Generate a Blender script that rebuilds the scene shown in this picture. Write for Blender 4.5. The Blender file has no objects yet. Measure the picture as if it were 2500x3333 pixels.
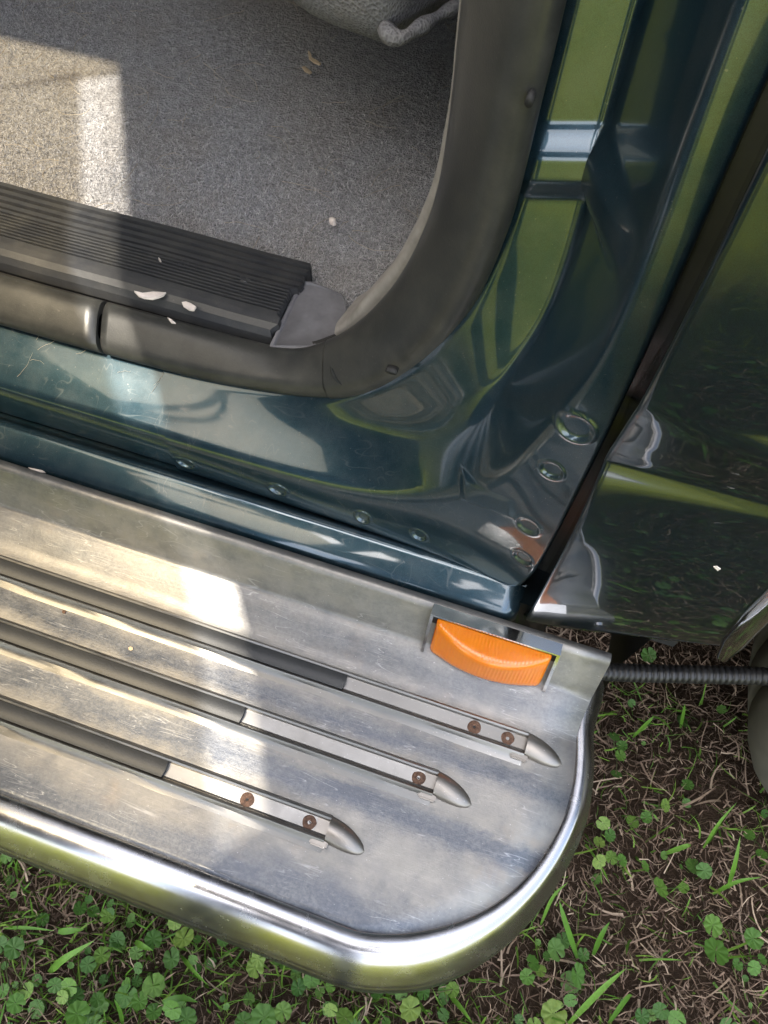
import bpy, bmesh, math, random
import numpy as np
from mathutils import Vector, Matrix
random.seed(7); rng = np.random.default_rng(11)
S = bpy.context.scene
R = math.radians

# ------------------------------------------------------------------ camera, sky, sun, exposure
ROT = Matrix(((0.94800245, -0.28881316, 0.1337098), (0.31685473, 0.81699534, -0.48179009), (0.02990704, 0.49910477, 0.8660254)))
EYE = Vector((0, 0, 1.06))
cd = bpy.data.cameras.new('camera'); cam = bpy.data.objects.new('camera', cd); S.collection.objects.link(cam)
cam.matrix_world = Matrix.Translation(EYE) @ ROT.to_4x4()
cd.sensor_fit = 'VERTICAL'; cd.sensor_height = 24; cd.lens = 24 * 2505 / 3333
cd.clip_start = 0.02; cd.clip_end = 2000
S.camera = cam

SUN_EL, SUN_AZ = 68.4, (-.555, -.832)          # high sun, behind the photographer and to the left
w = bpy.data.worlds.new('World'); S.world = w; w.use_nodes = True
nt = w.node_tree; bg = nt.nodes['Background']
sky = nt.nodes.new('ShaderNodeTexSky'); sky.sky_type = 'NISHITA'; sky.sun_disc = False
sky.sun_elevation = R(SUN_EL); sky.sun_rotation = R(-146); sky.air_density = 1.2; sky.dust_density = 2.5; sky.ozone_density = 0.6
tcw = nt.nodes.new('ShaderNodeTexCoord'); cn = nt.nodes.new('ShaderNodeTexNoise'); cn.inputs['Scale'].default_value = 2.6; cn.inputs['Detail'].default_value = 7
cr_ = nt.nodes.new('ShaderNodeValToRGB'); cr_.color_ramp.elements[0].position = .36; cr_.color_ramp.elements[1].position = .62; cr_.color_ramp.elements[0].color = (.15, .15, .15, 1); cr_.color_ramp.elements[1].color = (.75, .75, .75, 1)
bw = nt.nodes.new('ShaderNodeRGBToBW'); wm = nt.nodes.new('ShaderNodeMix'); wm.data_type = 'RGBA'; cm = nt.nodes.new('ShaderNodeMix'); cm.data_type = 'RGBA'; cm.blend_type = 'MULTIPLY'; cm.inputs[0].default_value = 1; cm.inputs[7].default_value = (1.1, 1.09, 1.06, 1)
nt.links.new(tcw.outputs['Generated'], cn.inputs['Vector']); nt.links.new(cn.outputs['Fac'], cr_.inputs[0]); nt.links.new(sky.outputs[0], bw.inputs[0]); nt.links.new(bw.outputs[0], cm.inputs[6])
nt.links.new(cr_.outputs[0], wm.inputs[0]); nt.links.new(sky.outputs[0], wm.inputs[6]); nt.links.new(cm.outputs[2], wm.inputs[7])
nt.links.new(wm.outputs[2], bg.inputs[0]); bg.inputs[1].default_value = 0.15
sl = bpy.data.lights.new('sun', 'SUN'); sl.energy = 2.4; sl.angle = R(0.9); sl.color = (1, .91, .77)
so = bpy.data.objects.new('sun', sl); S.collection.objects.link(so)
tosun = Vector((SUN_AZ[0] * math.cos(R(SUN_EL)), SUN_AZ[1] * math.cos(R(SUN_EL)), math.sin(R(SUN_EL))))
so.rotation_euler = tosun.to_track_quat('Z', 'Y').to_euler()
S.view_settings.view_transform = 'Standard'; S.view_settings.look = 'None'
S.view_settings.exposure = 2.5; S.view_settings.gamma = 1
S.render.engine = 'CYCLES'; S.cycles.use_denoising = True
S.cycles.max_bounces = 5; S.cycles.diffuse_bounces = 3; S.cycles.transparent_max_bounces = 8; S.cycles.glossy_bounces = 4
S.cycles.sample_clamp_indirect = 8

# ------------------------------------------------------------------ helpers
def ray(px, py):
    return ROT @ Vector(((px - 1250) / 2505, -(py - 1666.5) / 2505, -1))
def onz(px, py, z):                                  # point of a level surface at height z
    d = ray(px, py); return EYE + d * ((z - EYE.z) / d.z)
def ony(px, py, y):                                  # point of an upright surface at depth y
    d = ray(px, py); return EYE + d * ((y - EYE.y) / d.y)

def link(o, parent=None):
    S.collection.objects.link(o)
    if parent is not None: o.parent = parent
    return o
def empty(name, parent=None, loc=(0, 0, 0)):
    o = bpy.data.objects.new(name, None); o.location = loc; o.empty_display_size = .05
    return link(o, parent)
def mesh(name, V, F, mat, parent=None, smooth=True, sharp=None):
    m = bpy.data.meshes.new(name)
    m.from_pydata([tuple(v) for v in V], [], [tuple(f) for f in F]); m.update()
    if smooth: m.polygons.foreach_set('use_smooth', [True] * len(m.polygons))
    if sharp is not None: m.set_sharp_from_angle(angle=R(sharp))
    if mat: m.materials.append(mat)
    return link(bpy.data.objects.new(name, m), parent)
def tag(o, label=None, cat=None, group=None, kind=None):
    for k, v in (('label', label), ('category', cat), ('group', group), ('kind', kind)):
        if v: o[k] = v
    return o
def grid_faces(nr, nc, close=False):
    F = []
    for i in range(nr - 1):
        for j in range(nc - (0 if close else 1)):
            k = (j + 1) % nc
            F.append((i * nc + j, i * nc + k, (i + 1) * nc + k, (i + 1) * nc + j))
    return F
def grid(name, rows, mat, parent=None, close=False, smooth=True, sharp=None, caps=False, flip=False):
    nr, nc = len(rows), len(rows[0]); V = [p for r in rows for p in r]; F = grid_faces(nr, nc, close)
    if caps: F += [tuple(range(nc))[::-1], tuple((nr - 1) * nc + j for j in range(nc))]
    if flip: F = [f[::-1] for f in F]
    return mesh(name, V, F, mat, parent, smooth, sharp)
def box(name, a, b, mat, parent=None, bev=0.0, rot=None):
    bm = bmesh.new(); bmesh.ops.create_cube(bm, size=1)
    c = (Vector(a) + Vector(b)) / 2; d = Vector(b) - Vector(a)
    for v in bm.verts: v.co = Vector((v.co.x * d.x, v.co.y * d.y, v.co.z * d.z))
    if bev: bmesh.ops.bevel(bm, geom=bm.edges[:], offset=bev, segments=2, affect='EDGES')
    for v in bm.verts: v.co = v.co + c
    m = bpy.data.meshes.new(name); bm.to_mesh(m); bm.free()
    if mat: m.materials.append(mat)
    return link(bpy.data.objects.new(name, m), parent)
def pchip(ts, ys, t):                                 # monotone cubic, no overshoot
    ts = np.asarray(ts, float); ys = np.asarray(ys, float); h = np.diff(ts); d = np.diff(ys) / h
    m = np.zeros(len(ts)); m[0] = d[0]; m[-1] = d[-1]
    for i in range(1, len(ts) - 1):
        if d[i - 1] * d[i] > 0:
            w1 = 2 * h[i] + h[i - 1]; w2 = h[i] + 2 * h[i - 1]; m[i] = (w1 + w2) / (w1 / d[i - 1] + w2 / d[i])
    k = np.clip(np.searchsorted(ts, t) - 1, 0, len(ts) - 2); u = (t - ts[k]) / h[k]
    return ((1 + 2 * u) * (1 - u) ** 2 * ys[k] + u * (1 - u) ** 2 * h[k] * m[k] + u * u * (3 - 2 * u) * ys[k + 1] + u * u * (u - 1) * h[k] * m[k + 1])
def catmull(P, t):
    P = np.asarray(P, float); n = len(P); i = int(min(max(math.floor(t), 0), n - 2)); u = t - i
    p1, p2 = P[i], P[i + 1]; p0 = P[i - 1] if i > 0 else 2 * p1 - p2; p3 = P[i + 2] if i + 2 < n else 2 * p2 - p1
    return .5 * ((2 * p1) + (-p0 + p2) * u + (2 * p0 - 5 * p1 + 4 * p2 - p3) * u * u + (-p0 + 3 * p1 - 3 * p2 + p3) * u ** 3)
def fillet(P, rad, n=5):                              # polyline with rounded corners
    out = [P[0]]
    for i in range(1, len(P) - 1):
        a, b, c = P[i - 1], P[i], P[i + 1]; r = rad[i] if hasattr(rad, '__len__') else rad
        la, lc = (a - b).length, (c - b).length
        r1, r2 = min(r, la * .48), min(r, lc * .48)
        A = b + (a - b) * (r1 / max(la, 1e-9)); Cc = b + (c - b) * (r2 / max(lc, 1e-9))
        for k in range(n + 1):
            u = k / n; out.append(A * (1 - u) ** 2 + b * 2 * u * (1 - u) + Cc * u * u)
    out.append(P[-1]); return out
def resample(P, n):
    L = [0]
    for a, b in zip(P, P[1:]): L.append(L[-1] + (b - a).length)
    out = []; k = 0
    for i in range(n):
        s = L[-1] * i / (n - 1)
        while k < len(P) - 2 and L[k + 1] < s: k += 1
        u = (s - L[k]) / max(L[k + 1] - L[k], 1e-12); out.append(P[k].lerp(P[k + 1], min(max(u, 0), 1)))
    return out
def tube(name, P, r, mat, parent=None, n=8, rf=None, caps=True):
    rows = []; up = Vector((0, 0, 1))
    for i, p in enumerate(P):
        t = (P[min(i + 1, len(P) - 1)] - P[max(i - 1, 0)]).normalized()
        a = t.cross(up)
        if a.length < 1e-3: a = t.cross(Vector((1, 0, 0)))
        a.normalize(); b = a.cross(t); q = rf(i / (len(P) - 1)) if rf else r
        rows.append([p + (a * math.cos(2 * math.pi * k / n) + b * math.sin(2 * math.pi * k / n)) * q for k in range(n)])
    return grid(name, rows, mat, parent, close=True, caps=caps)
def sstep(a, b, x):
    u = min(max((x - a) / (b - a), 0), 1); return u * u * (3 - 2 * u)

# ------------------------------------------------------------------ materials
class N:
    def __init__(s, name):
        s.m = bpy.data.materials.new(name); s.m.use_nodes = True; s.t = s.m.node_tree
        s.p = s.t.nodes['Principled BSDF']; s.tc = None
    def n(s, kind, **kw):
        o = s.t.nodes.new('ShaderNode' + kind)
        for k, v in kw.items():
            if k in o.inputs.keys(): o.inputs[k].default_value = v
            else: setattr(o, k, v)
        return o
    def l(s, a, b): s.t.links.new(a, b)
    def co(s, scale=None, rot=None):
        if s.tc is None: s.tc = s.n('NewGeometry')
        if scale is None: return s.tc.outputs['Position']
        mp = s.n('Mapping'); mp.inputs['Scale'].default_value = scale
        if rot: mp.inputs['Rotation'].default_value = rot
        s.l(s.tc.outputs['Position'], mp.inputs[0]); return mp.outputs[0]
    def noise(s, scale, detail=4, rough=.55, vec=None, dist=0):
        o = s.n('TexNoise'); o.inputs['Scale'].default_value = scale; o.inputs['Detail'].default_value = detail
        o.inputs['Roughness'].default_value = rough; o.inputs['Distortion'].default_value = dist
        s.l(vec if vec is not None else s.co(), o.inputs['Vector']); return o.outputs['Fac']
    def ramp(s, fac, stops, interp='LINEAR'):
        o = s.n('ValToRGB'); r = o.color_ramp; r.interpolation = interp
        while len(r.elements) < len(stops): r.elements.new(.5)
        for e, (p, c) in zip(r.elements, stops): e.position = p; e.color = (c, c, c, 1) if not hasattr(c, '__len__') else (*c, 1)
        s.l(fac, o.inputs[0]); return o.outputs[0]
    def mix(s, fac, a, b, mode='MIX'):
        o = s.n('Mix', data_type='RGBA', blend_type=mode)
        for v, k in ((fac, 0), (a, 6), (b, 7)):
            if hasattr(v, 'links'): s.l(v, o.inputs[k])
            else: o.inputs[k].default_value = v if k == 0 else (*v, 1)
        return o.outputs[2]
    def math(s, op, a, b=None):
        o = s.n('Math', operation=op)
        for v, k in ((a, 0), (b, 1)):
            if v is None: continue
            if hasattr(v, 'links'): s.l(v, o.inputs[k])
            else: o.inputs[k].default_value = v
        return o.outputs[0]
    def bump(s, h, strength=.3, dist=.001):
        o = s.n('Bump'); o.inputs['Strength'].default_value = strength; o.inputs['Distance'].default_value = dist
        s.l(h, o.inputs['Height']); s.l(o.outputs[0], s.p.inputs['Normal']); return o
    def set(s, **kw):
        for k, v in kw.items():
            i = s.p.inputs[k.replace('_', ' ')]
            if hasattr(v, 'links'): s.l(v, i)
            elif hasattr(v, '__len__'): i.default_value = (*v, 1)
            else: i.default_value = v
        return s.m
def plain(name, col, rough=.5, metal=0, **kw):
    a = N(name); v = a.noise(90, 5); c = a.mix(a.ramp(v, [(.3, 0.), (.7, 1.)]), tuple(x * .8 for x in col), tuple(min(1, x * 1.15) for x in col))
    return a.set(Base_Color=c, Roughness=rough, Metallic=metal, **kw)

def paint(name, dust, k=1.0):
    a = N(name)
    flake = a.noise(2600, 2)
    base = a.mix(a.ramp(flake, [(.35, 0.), (.65, 1.)]), (.013 * k, .033 * k, .048 * k), (.028 * k, .068 * k, .093 * k))
    # hairline scratches: thin contour lines of stretched noise, broken up by a second noise
    lines = None
    for sc, rt in (((9, 60, 30), (0, 0, .5)), ((70, 12, 30), (0, 0, .25)), ((30, 34, 30), (0, 0, 1.2))):
        v = a.noise(1.0, 2, .5, a.co(sc, rt), .35)
        ln = a.ramp(a.math('ABSOLUTE', a.math('SUBTRACT', v, .5)), [(0, 1.), (.012, 0.)])
        brk = a.ramp(a.noise(34, 2, .5, a.co((1 + sc[0] * .01, 1, 1.3))), [(.53, 0.), (.62, 1.)])
        q = a.math('MULTIPLY', ln, brk); lines = q if lines is None else a.math('MAXIMUM', lines, q)
    grime = a.ramp(a.noise(26, 7, .65), [(.42, 0.), (.75, 1.)])
    speck = a.ramp(a.noise(420, 2), [(.70, 0.), (.76, 1.)])
    ps = a.n('SeparateXYZ'); a.l(a.co(), ps.inputs[0]); tread = a.ramp(a.math('MULTIPLY', ps.outputs[2], 1.0), [(.50, 1.), (.60, .08)])
    d = a.math('MULTIPLY', a.math('ADD', a.math('MULTIPLY', grime, .20), a.math('ADD', a.math('MULTIPLY', a.math('MULTIPLY', lines, tread), .26), a.math('MULTIPLY', speck, .5))), dust)
    col = a.mix(d, base, (.33, .32, .30))
    rough = a.math('ADD', .28, a.math('MULTIPLY', d, .5))
    cr = a.math('ADD', .018 + .05 * dust, a.math('MULTIPLY', d, .45))
    a.bump(a.noise(9, 1), .012, .004)
    return a.set(Base_Color=col, Metallic=.7, Roughness=rough, Coat_Weight=1.0, Coat_Roughness=cr, Coat_IOR=1.6)
PAINT = paint('green_paint', .06, .42); PAINT_SILL = paint('worn_green_paint', .55)

def alum():
    a = N('weathered_aluminium')
    pos = a.n('SeparateXYZ'); a.l(a.co(), pos.inputs[0]); Y = pos.outputs[1]
    wob = a.math('MULTIPLY', a.math('SUBTRACT', a.noise(1.0, 10, .78, a.co((9, 16, 16))), .5), .05)
    yy = a.math('MULTIPLY', a.math('ADD', Y, wob), 3.7)        # 0.27 m -> 1
    def s(y): return max(0, min(1, y * 3.7))
    T, B = 1., 0.
    tan = a.ramp(yy, [(s(.030), 0.), (s(.052), 1.), (s(.088), .85), (s(.098), 0.), (s(.110), .1), (s(.118), 1.), (s(.148), .9), (s(.158), .0), (s(.166), .2), (s(.176), 1.), (s(.203), .75), (s(.225), .2), (s(.25), .75)])
    blot = a.ramp(a.noise(1.0, 12, .80, a.co((18, 34, 34))), [(.42, 0.), (.56, 1.)])
    fine = a.ramp(a.noise(330, 5, .75), [(.42, 0.), (.62, 1.)])
    streak = a.noise(1.0, 3, .6, a.co((14, 900, 900)))
    metal = a.mix(blot, (.105, .113, .130), (.190, .195, .205))
    metal = a.mix(a.math('MULTIPLY', fine, .55), metal, (.08, .088, .104))
    scr = None
    for sc, rt in (((16, 200, 50), (0, 0, .35)), ((20, 260, 50), (0, 0, -.5)), ((12, 170, 50), (0, 0, 1.1))):
        v = a.noise(1.0, 1, .5, a.co(sc, rt), .15); ln = a.ramp(a.math('ABSOLUTE', a.math('SUBTRACT', v, .5)), [(0, 1.), (.010, 0.)])
        q = a.math('MULTIPLY', ln, a.ramp(a.noise(22, 3, .6, a.co((1.1, 1, sc[0] * .1))), [(.52, 0.), (.62, .7)])); scr = q if scr is None else a.math('MAXIMUM', scr, q)
    metal = a.mix(scr, metal, (.46, .46, .46))
    col = a.mix(a.math('MULTIPLY', tan, a.ramp(a.noise(48, 5, .6), [(.25, .35), (.6, .85)])), metal, (.36, .335, .295))
    rust = a.ramp(a.noise(17, 6, .6), [(.60, 0.), (.78, .5)])
    col = a.mix(a.math('MULTIPLY', rust, tan), col, (.36, .26, .17))
    pit = a.ramp(a.noise(620, 2), [(.72, 0.), (.78, .6)]); col = a.mix(pit, col, (.75, .74, .72))
    rough = a.math('ADD', a.math('ADD', .30, a.math('MULTIPLY', blot, .12)), a.math('ADD', a.math('MULTIPLY', tan, .10), a.math('MULTIPLY', streak, .12)))
    a.bump(a.math('ADD', a.math('MULTIPLY', streak, .5), a.math('MULTIPLY', fine, .3)), .22, .0006)
    return a.set(Base_Color=col, Metallic=.72, Roughness=rough)
ALU = alum()
def chrome(name, col, r0, r1, streaks=True):
    a = N(name); v = a.noise(40, 6, .65); f = a.noise(500, 3)
    sp = a.ramp(a.noise(700, 2), [(.70, 0.), (.78, .7)])
    c = a.mix(sp, a.mix(v, tuple(x * .82 for x in col), col), (.8, .78, .74))
    a.bump(a.noise(1.0, 2, .5, a.co((20, 240, 240))) if streaks else f, .06, .0006)
    return a.set(Base_Color=c, Metallic=1., Roughness=a.ramp(v, [(.3, r0), (.7, r1)]))
BAR = chrome('polished_aluminium', (.45, .45, .47), .2, .3)
CHROME = chrome('chrome', (.72, .72, .73), .06, .14, False)
CHANNEL = chrome('channel_aluminium', (.30, .29, .275), .34, .5)
CAP = chrome('cast_aluminium', (.30, .275, .245), .34, .48, False)

def rubber(name, col, rough, dust=.3, spec=.5):
    a = N(name)
    g = a.ramp(a.noise(30, 8, .7), [(.40, 0.), (.78, 1.)]); f = a.noise(900, 3)
    sp = a.ramp(a.noise(330, 3), [(.68, 0.), (.74, 1.)])
    fac = a.math('MULTIPLY', a.math('ADD', a.math('MULTIPLY', g, .5), a.math('MULTIPLY', sp, .5)), dust)
    c = a.mix(fac, a.mix(f, tuple(x * .8 for x in col), tuple(x * 1.2 for x in col)), (.26, .245, .20))
    a.bump(a.math('ADD', f, a.math('MULTIPLY', g, .6)), .18, .0006)
    return a.set(Base_Color=c, Roughness=a.math('ADD', rough, a.math('MULTIPLY', fac, .5)), Specular_IOR_Level=spec)
SEAL = rubber('door_seal_rubber', (.027, .0275, .026), .33, .28)
STRIP = rubber('tread_rubber', (.028, .029, .030), .5, .12)
PLATE = rubber('sill_plate_plastic', (.034, .035, .038), .38, .3)
BLACK = rubber('black_plastic', (.012, .012, .013), .38, .1)
TYRE = rubber('tyre_rubber', (.075, .070, .060), .6, .4)
DARK = rubber('dark_cavity', (.010, .010, .010), .7, .1)  # near-black colour for the shade in holes, also for dark parts
TRIM = plain('grey_trim_plastic', (.15, .147, .155), .5)
EDGE = plain('trim_edge_plastic', (.26, .24, .215), .55)
INNER = plain('interior_lining', (.10, .10, .105), .8)
CHIP = plain('white_paint_flake', (.70, .62, .56), .8)
STRAW = plain('straw_bit', (.55, .44, .30), .8)

def carpet_mat(name, k):
    a = N(name)
    n1 = a.ramp(a.math('ADD', a.math('MULTIPLY', a.noise(420, 2, .6), .45), a.math('MULTIPLY', a.noise(150, 4, .65), .55)), [(.34, 0.), (.66, 1.)]); n2 = a.noise(9, 4)
    c = a.mix(n1, (.34 * k, .336 * k, .345 * k), (.80 * k, .79 * k, .80 * k))
    c = a.mix(a.ramp(n2, [(.45, 0.), (.8, .5)]), c, (.50 * k, .44 * k, .37 * k))
    a.bump(n1, .8, .004)
    return a.set(Base_Color=c, Roughness=.95, Specular_IOR_Level=.1)
CARPET = carpet_mat('carpet_backing', .55); PILE = carpet_mat('carpet_pile', 1.0)
def fabric():
    a = N('seat_fabric'); v = a.n('TexVoronoi'); v.inputs['Scale'].default_value = 420; a.l(a.co(), v.inputs['Vector'])
    c = a.mix(v.outputs['Distance'], (.13, .128, .135), (.25, .245, .25)); c = a.mix(a.ramp(a.noise(30, 5), [(.5, 0.), (.8, .4)]), c, (.22, .19, .15))
    a.bump(v.outputs['Distance'], .7, .0015); return a.set(Base_Color=c, Roughness=.9, Specular_IOR_Level=.15)
FABRIC = fabric()
def rust():
    a = N('rusty_steel'); v = a.noise(380, 6, .7)
    c = a.mix(a.ramp(v, [(.3, 0.), (.7, 1.)]), (.05, .028, .020), (.21, .115, .070)); a.bump(v, .8, .0008)
    return a.set(Base_Color=c, Roughness=.75, Metallic=.2)
RUST = rust()
def amber():
    a = N('amber_lens'); v = a.noise(60, 4)
    c = a.mix(v, (.62, .158, .002), (.74, .218, .006))
    p = a.set(Base_Color=c, Roughness=.22, Coat_Weight=.6, Coat_Roughness=.12, Subsurface_Weight=.5, Subsurface_Scale=.006)
    a.p.inputs['Subsurface Radius'].default_value = (1, .35, .05); a.bump(a.noise(900, 2), .05, .0005); return p
AMBER = amber()
def glass():
    m = bpy.data.materials.new('tinted_window_glass'); m.use_nodes = True; t = m.node_tree; t.nodes.clear()
    o = t.nodes.new('ShaderNodeOutputMaterial'); mx = t.nodes.new('ShaderNodeMixShader'); tr = t.nodes.new('ShaderNodeBsdfTransparent')
    gl = t.nodes.new('ShaderNodeBsdfGlossy'); mx.inputs[0].default_value = .08
    tr.inputs[0].default_value = (.70, .66, .57, 1); gl.inputs['Roughness'].default_value = .02
    t.links.new(tr.outputs[0], mx.inputs[1]); t.links.new(gl.outputs[0], mx.inputs[2]); t.links.new(mx.outputs[0], o.inputs[0])
    return m
GLASS = glass()
def veg(name, c0, c1, c2, attr=True, rough=.5, trans=.25):
    a = N(name); at = a.n('Attribute', attribute_name='tint') if attr else None
    if attr: f = at.outputs['Fac']
    else: f = a.n('ObjectInfo').outputs['Random']
    c = a.ramp(f, [(0, c0), (.5, c1), (1, c2)]); c = a.mix(a.ramp(a.noise(240, 4), [(.3, 0.), (.7, .5)]), c, tuple(x * .55 for x in c1))
    a.set(Base_Color=c, Roughness=rough, Specular_IOR_Level=.3)
    tl = a.n('BsdfTranslucent'); a.l(c, tl.inputs[0]); ms = a.n('MixShader'); ms.inputs[0].default_value = trans
    out = a.t.nodes['Material Output']; a.l(a.p.outputs[0], ms.inputs[1]); a.l(tl.outputs[0], ms.inputs[2]); a.l(ms.outputs[0], out.inputs[0])
    return a.m
GRASS = veg('green_grass', (.06, .15, .015), (.11, .23, .025), (.20, .31, .05))
LAWN = veg('lawn_grass', (.13, .19, .02), (.20, .25, .028), (.28, .31, .05))
THATCH = veg('dead_grass', (.07, .045, .031), (.22, .15, .105), (.50, .39, .28), trans=.1, rough=.75)
IVY = veg('ivy_leaf', (.035, .095, .016), (.085, .19, .028), (.19, .27, .055), attr=False)
IVYS = veg('ivy_cover', (.040, .105, .018), (.07, .16, .028), (.12, .22, .05))
HAIR = plain('pet_hair', (.42, .36, .28), .6)
def ground_mat():
    a = N('lawn_soil'); pos = a.n('SeparateXYZ'); a.l(a.co(), pos.inputs[0])
    soil = a.mix(a.noise(60, 8, .7), (.018, .012, .008), (.075, .05, .033))
    green = a.mix(a.noise(25, 8, .75), (.12, .14, .012), (.32, .33, .035)); green = a.mix(a.ramp(a.noise(1.2, 4), [(.5, 0.), (.75, .5)]), green, (.16, .17, .05))
    # worn bare soil only where the van stands, lawn everywhere else
    edge = a.math('ADD', pos.outputs[1], a.math('MULTIPLY', a.noise(5, 4), .3))
    k = a.ramp(a.math('MULTIPLY', a.math('ADD', edge, 2.0), .5), [(.30, 0.), (.62, 1.)])
    a.bump(a.noise(80, 6, .7), .9, .02)
    return a.set(Base_Color=a.mix(k, green, soil), Roughness=.95, Specular_IOR_Level=.1)
GROUND = ground_mat()

# ------------------------------------------------------------------ setting
V = []; F = []
xs = [-400, -60, -12] + list(np.linspace(-4, 4, 60)) + [12, 60, 400]
for y in [-400, -60, -12] + list(np.linspace(-4, 4, 60)) + [12, 60, 400]:
    for x in xs: V.append((x, y, .012 * math.sin(x * 9 + 1.3 * math.sin(y * 7)) * math.sin(y * 11 + x * 3) - .012))
tag(mesh('ground', V, grid_faces(len(xs), len(xs)), GROUND), 'brown thatchy soil and lawn under and beside the van', kind='structure')

van = empty('van'); tag(van, 'dark green van with open doorway, grey carpet and aluminium running board', 'van')

# ------------------------------------------------------------------ doorway: sill and rear door jamb (feature lines lofted round the opening)
def Vv(*t): return [Vector(p) for p in t]
c1 = Vv((-1.15, .372, .522), (-.482, .372, .522), (-.304, .371, .524), (-.20, .371, .535), (-.14, .368, .557), (-.097, .360, .596), (-.065, .355, .653), (-.048, .356, .71), (-.040, .358, .745), (-.035, .360, .782), (-.033, .364, .832), (-.032, .368, .888), (-.03, .475, 1.5))
c2 = Vv((-1.15, .345, .5125), (-.47, .345, .5125), (-.295, .345, .5125), (-.19, .345, .517), (-.115, .343, .530), (-.060, .343, .562), (-.024, .346, .615), (-.010, .351, .668), (-.001, .354, .722), (.003, .356, .765), (.001, .364, .84), (-.002, .369, .898), (0, .482, 1.5))
c3 = Vv((-1.15, .321, .499), (-.459, .321, .499), (-.287, .321, .499), (-.19, .321, .501), (-.103, .320, .508), (-.046, .314, .540), (-.002, .306, .597), (.010, .300, .65), (.027, .298, .714), (.036, .298, .765), (.034, .305, .846), (.029, .313, .91), (.03, .385, 1.5))
c4 = Vv((-1.15, .316, .458), (-.47, .316, .458), (-.293, .315, .458), (-.19, .313, .459), (-.09, .310, .460), (-.01, .305, .461), (.034, .297, .466), (.045, .293, .52), (.0478, .293, .62), (.0490, .2955, .70), (.0492, .3025, .81), (.0485, .3120, .892), (.049, .381, 1.5))
# the jamb face leans back as it rises: depths along its two edge lines
for c, L in ((c1, ((4, 1100, 1300, .370), (5, 1300, 1250, .360), (6, 1450, 1120, .359), (7, 1545, 985, .366), (8, 1605, 860, .372), (9, 1668, 720, .377), (10, 1752, 400, .388), (11, 1850, 0, .396))),
             (c2, ((4, 1180, 1395, .362), (5, 1400, 1385, .348), (6, 1560, 1330, .345), (7, 1650, 1245, .353), (8, 1730, 1110, .364), (9, 1830, 990, .374), (10, 1985, 420, .394), (11, 2085, 0, .403)))):
    for i, px, py, y in L: c[i] = ony(px, py, y)
c0 = [p + Vector((-.012 if i > 5 else 0, .030, .010 if i < 6 else 0)) for i, p in enumerate(c1)]
c5 = [p + Vector((.003 if i > 6 else .0, .030, -.004 if i < 7 else 0)) for i, p in enumerate(c4)]
CUR = [c0, c1, c2, c3, c4, c5]; TS = list(range(13))
TT = np.linspace(-1, 13, 1401)
def dense(c, sig):
    D = np.stack([pchip(TS, [p[k] for p in c], np.clip(TT, 0, 12)) for k in range(3)], 1)
    w_ = int(sig * 100 * 3); g = np.exp(-.5 * (np.arange(-w_, w_ + 1) / (sig * 100)) ** 2); g /= g.sum()
    return np.stack([np.convolve(np.pad(D[:, k], w_, mode='edge'), g, mode='valid') for k in range(3)], 1)
DEN = [dense(c, sg) for c, sg in zip(CUR, (.65, .65, .65, .6, .18, .18))]
def station(t):
    q = (t + 1) * 100; i = min(int(q), 1399); u = q - i
    return [Vector(d[i] * (1 - u) + d[i + 1] * u) for d in DEN]
def jamb_row(t):
    P = station(t); k = sstep(5.2, 7.2, t)                      # the fold between jamb face and side wall fades out along the sill
    rad = [0, .006, .012 - .004 * k, .007 + .001 * k, .006, 0]
    f = fillet(P, rad, 6)
    out = []
    segs = [(0, 1), (1, 7), (7, 8), (8, 14), (14, 15), (15, 21), (21, 22), (22, 28), (28, 29)]
    dens = [2, 5, 12, 6, 14, 6, 64, 5, 3]
    for (a, b), n in zip(segs, dens): out += resample(f[a:b + 1], n + 1)[:-1]
    return out + [f[-1]]
dimples = [(605, 1508, .315, .0075, .0045), (903, 1598, .313, .0075, .005), (1180, 1690, .310, .006, .006), (1365, 1745, .308, .006, .006),
           (1872, 1412, .291, .0095, .0095), (1792, 1552, .290, .007, .007), (1716, 1732, .290, .008, .008), (1700, 1832, .290, .007, .007)]
dimples = [(ony(a, b, y), rx, rz) for a, b, y, rx, rz in dimples]
pock = ony(1585, 1640, .30)
def jamb_mesh(name, t0, t1, n, mat, off, parent):
    ts = list(np.linspace(t0, t1, n)); rows = [jamb_row(t) for t in ts]
    A = np.array([[tuple(p) for p in r] for r in rows])
    du = np.gradient(A, axis=0); dv = np.gradient(A, axis=1); nn = np.cross(du, dv); nn /= np.linalg.norm(nn, axis=2, keepdims=True) + 1e-12
    nn *= np.where(nn[..., 1:2] > 0, -1, 1)                       # facing out of the van
    D = np.full(A.shape[:2], off)
    x, y, z = A[..., 0], A[..., 1], A[..., 2]
    for c, rx, rz in dimples:
        q = np.sqrt(((x - c.x) / rx) ** 2 + ((z - c.z) / rz) ** 2)
        D += -.0016 * np.clip((1.15 - q) / .35, 0, 1) + .0009 * np.exp(-((q - 1.2) / .18) ** 2)
    # pressed pocket near the foot of the jamb
    u = (x - pock.x) + .35 * (z - pock.z); v = (z - pock.z) - .25 * (x - pock.x)
    q = np.maximum(np.abs(u) / .021, np.abs(v) / .010)
    s = np.clip((1.25 - q) / .45, 0, 1); D += .0032 * s * s * (3 - 2 * s) * np.clip(.6 - v / .03, 0.2, 1.2)
    # two pressed steps across the jamb face
    on = np.clip((x + .045) / .012, 0, 1) * np.clip((.03 - x) / .02, 0, 1) * (z > .70)
    zz = z - .12 * (x + .015)
    def st(a, b): 
        q = np.clip((zz - a) / (b - a), 0, 1); return 1 - q * q * (3 - 2 * q)
    D += on * .0085 * st(.801, .820) * (1 - st(.776, .792))
    A += nn * D[..., None]
    return grid(name, [[Vector(p) for p in r] for r in A], mat, parent)
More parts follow.
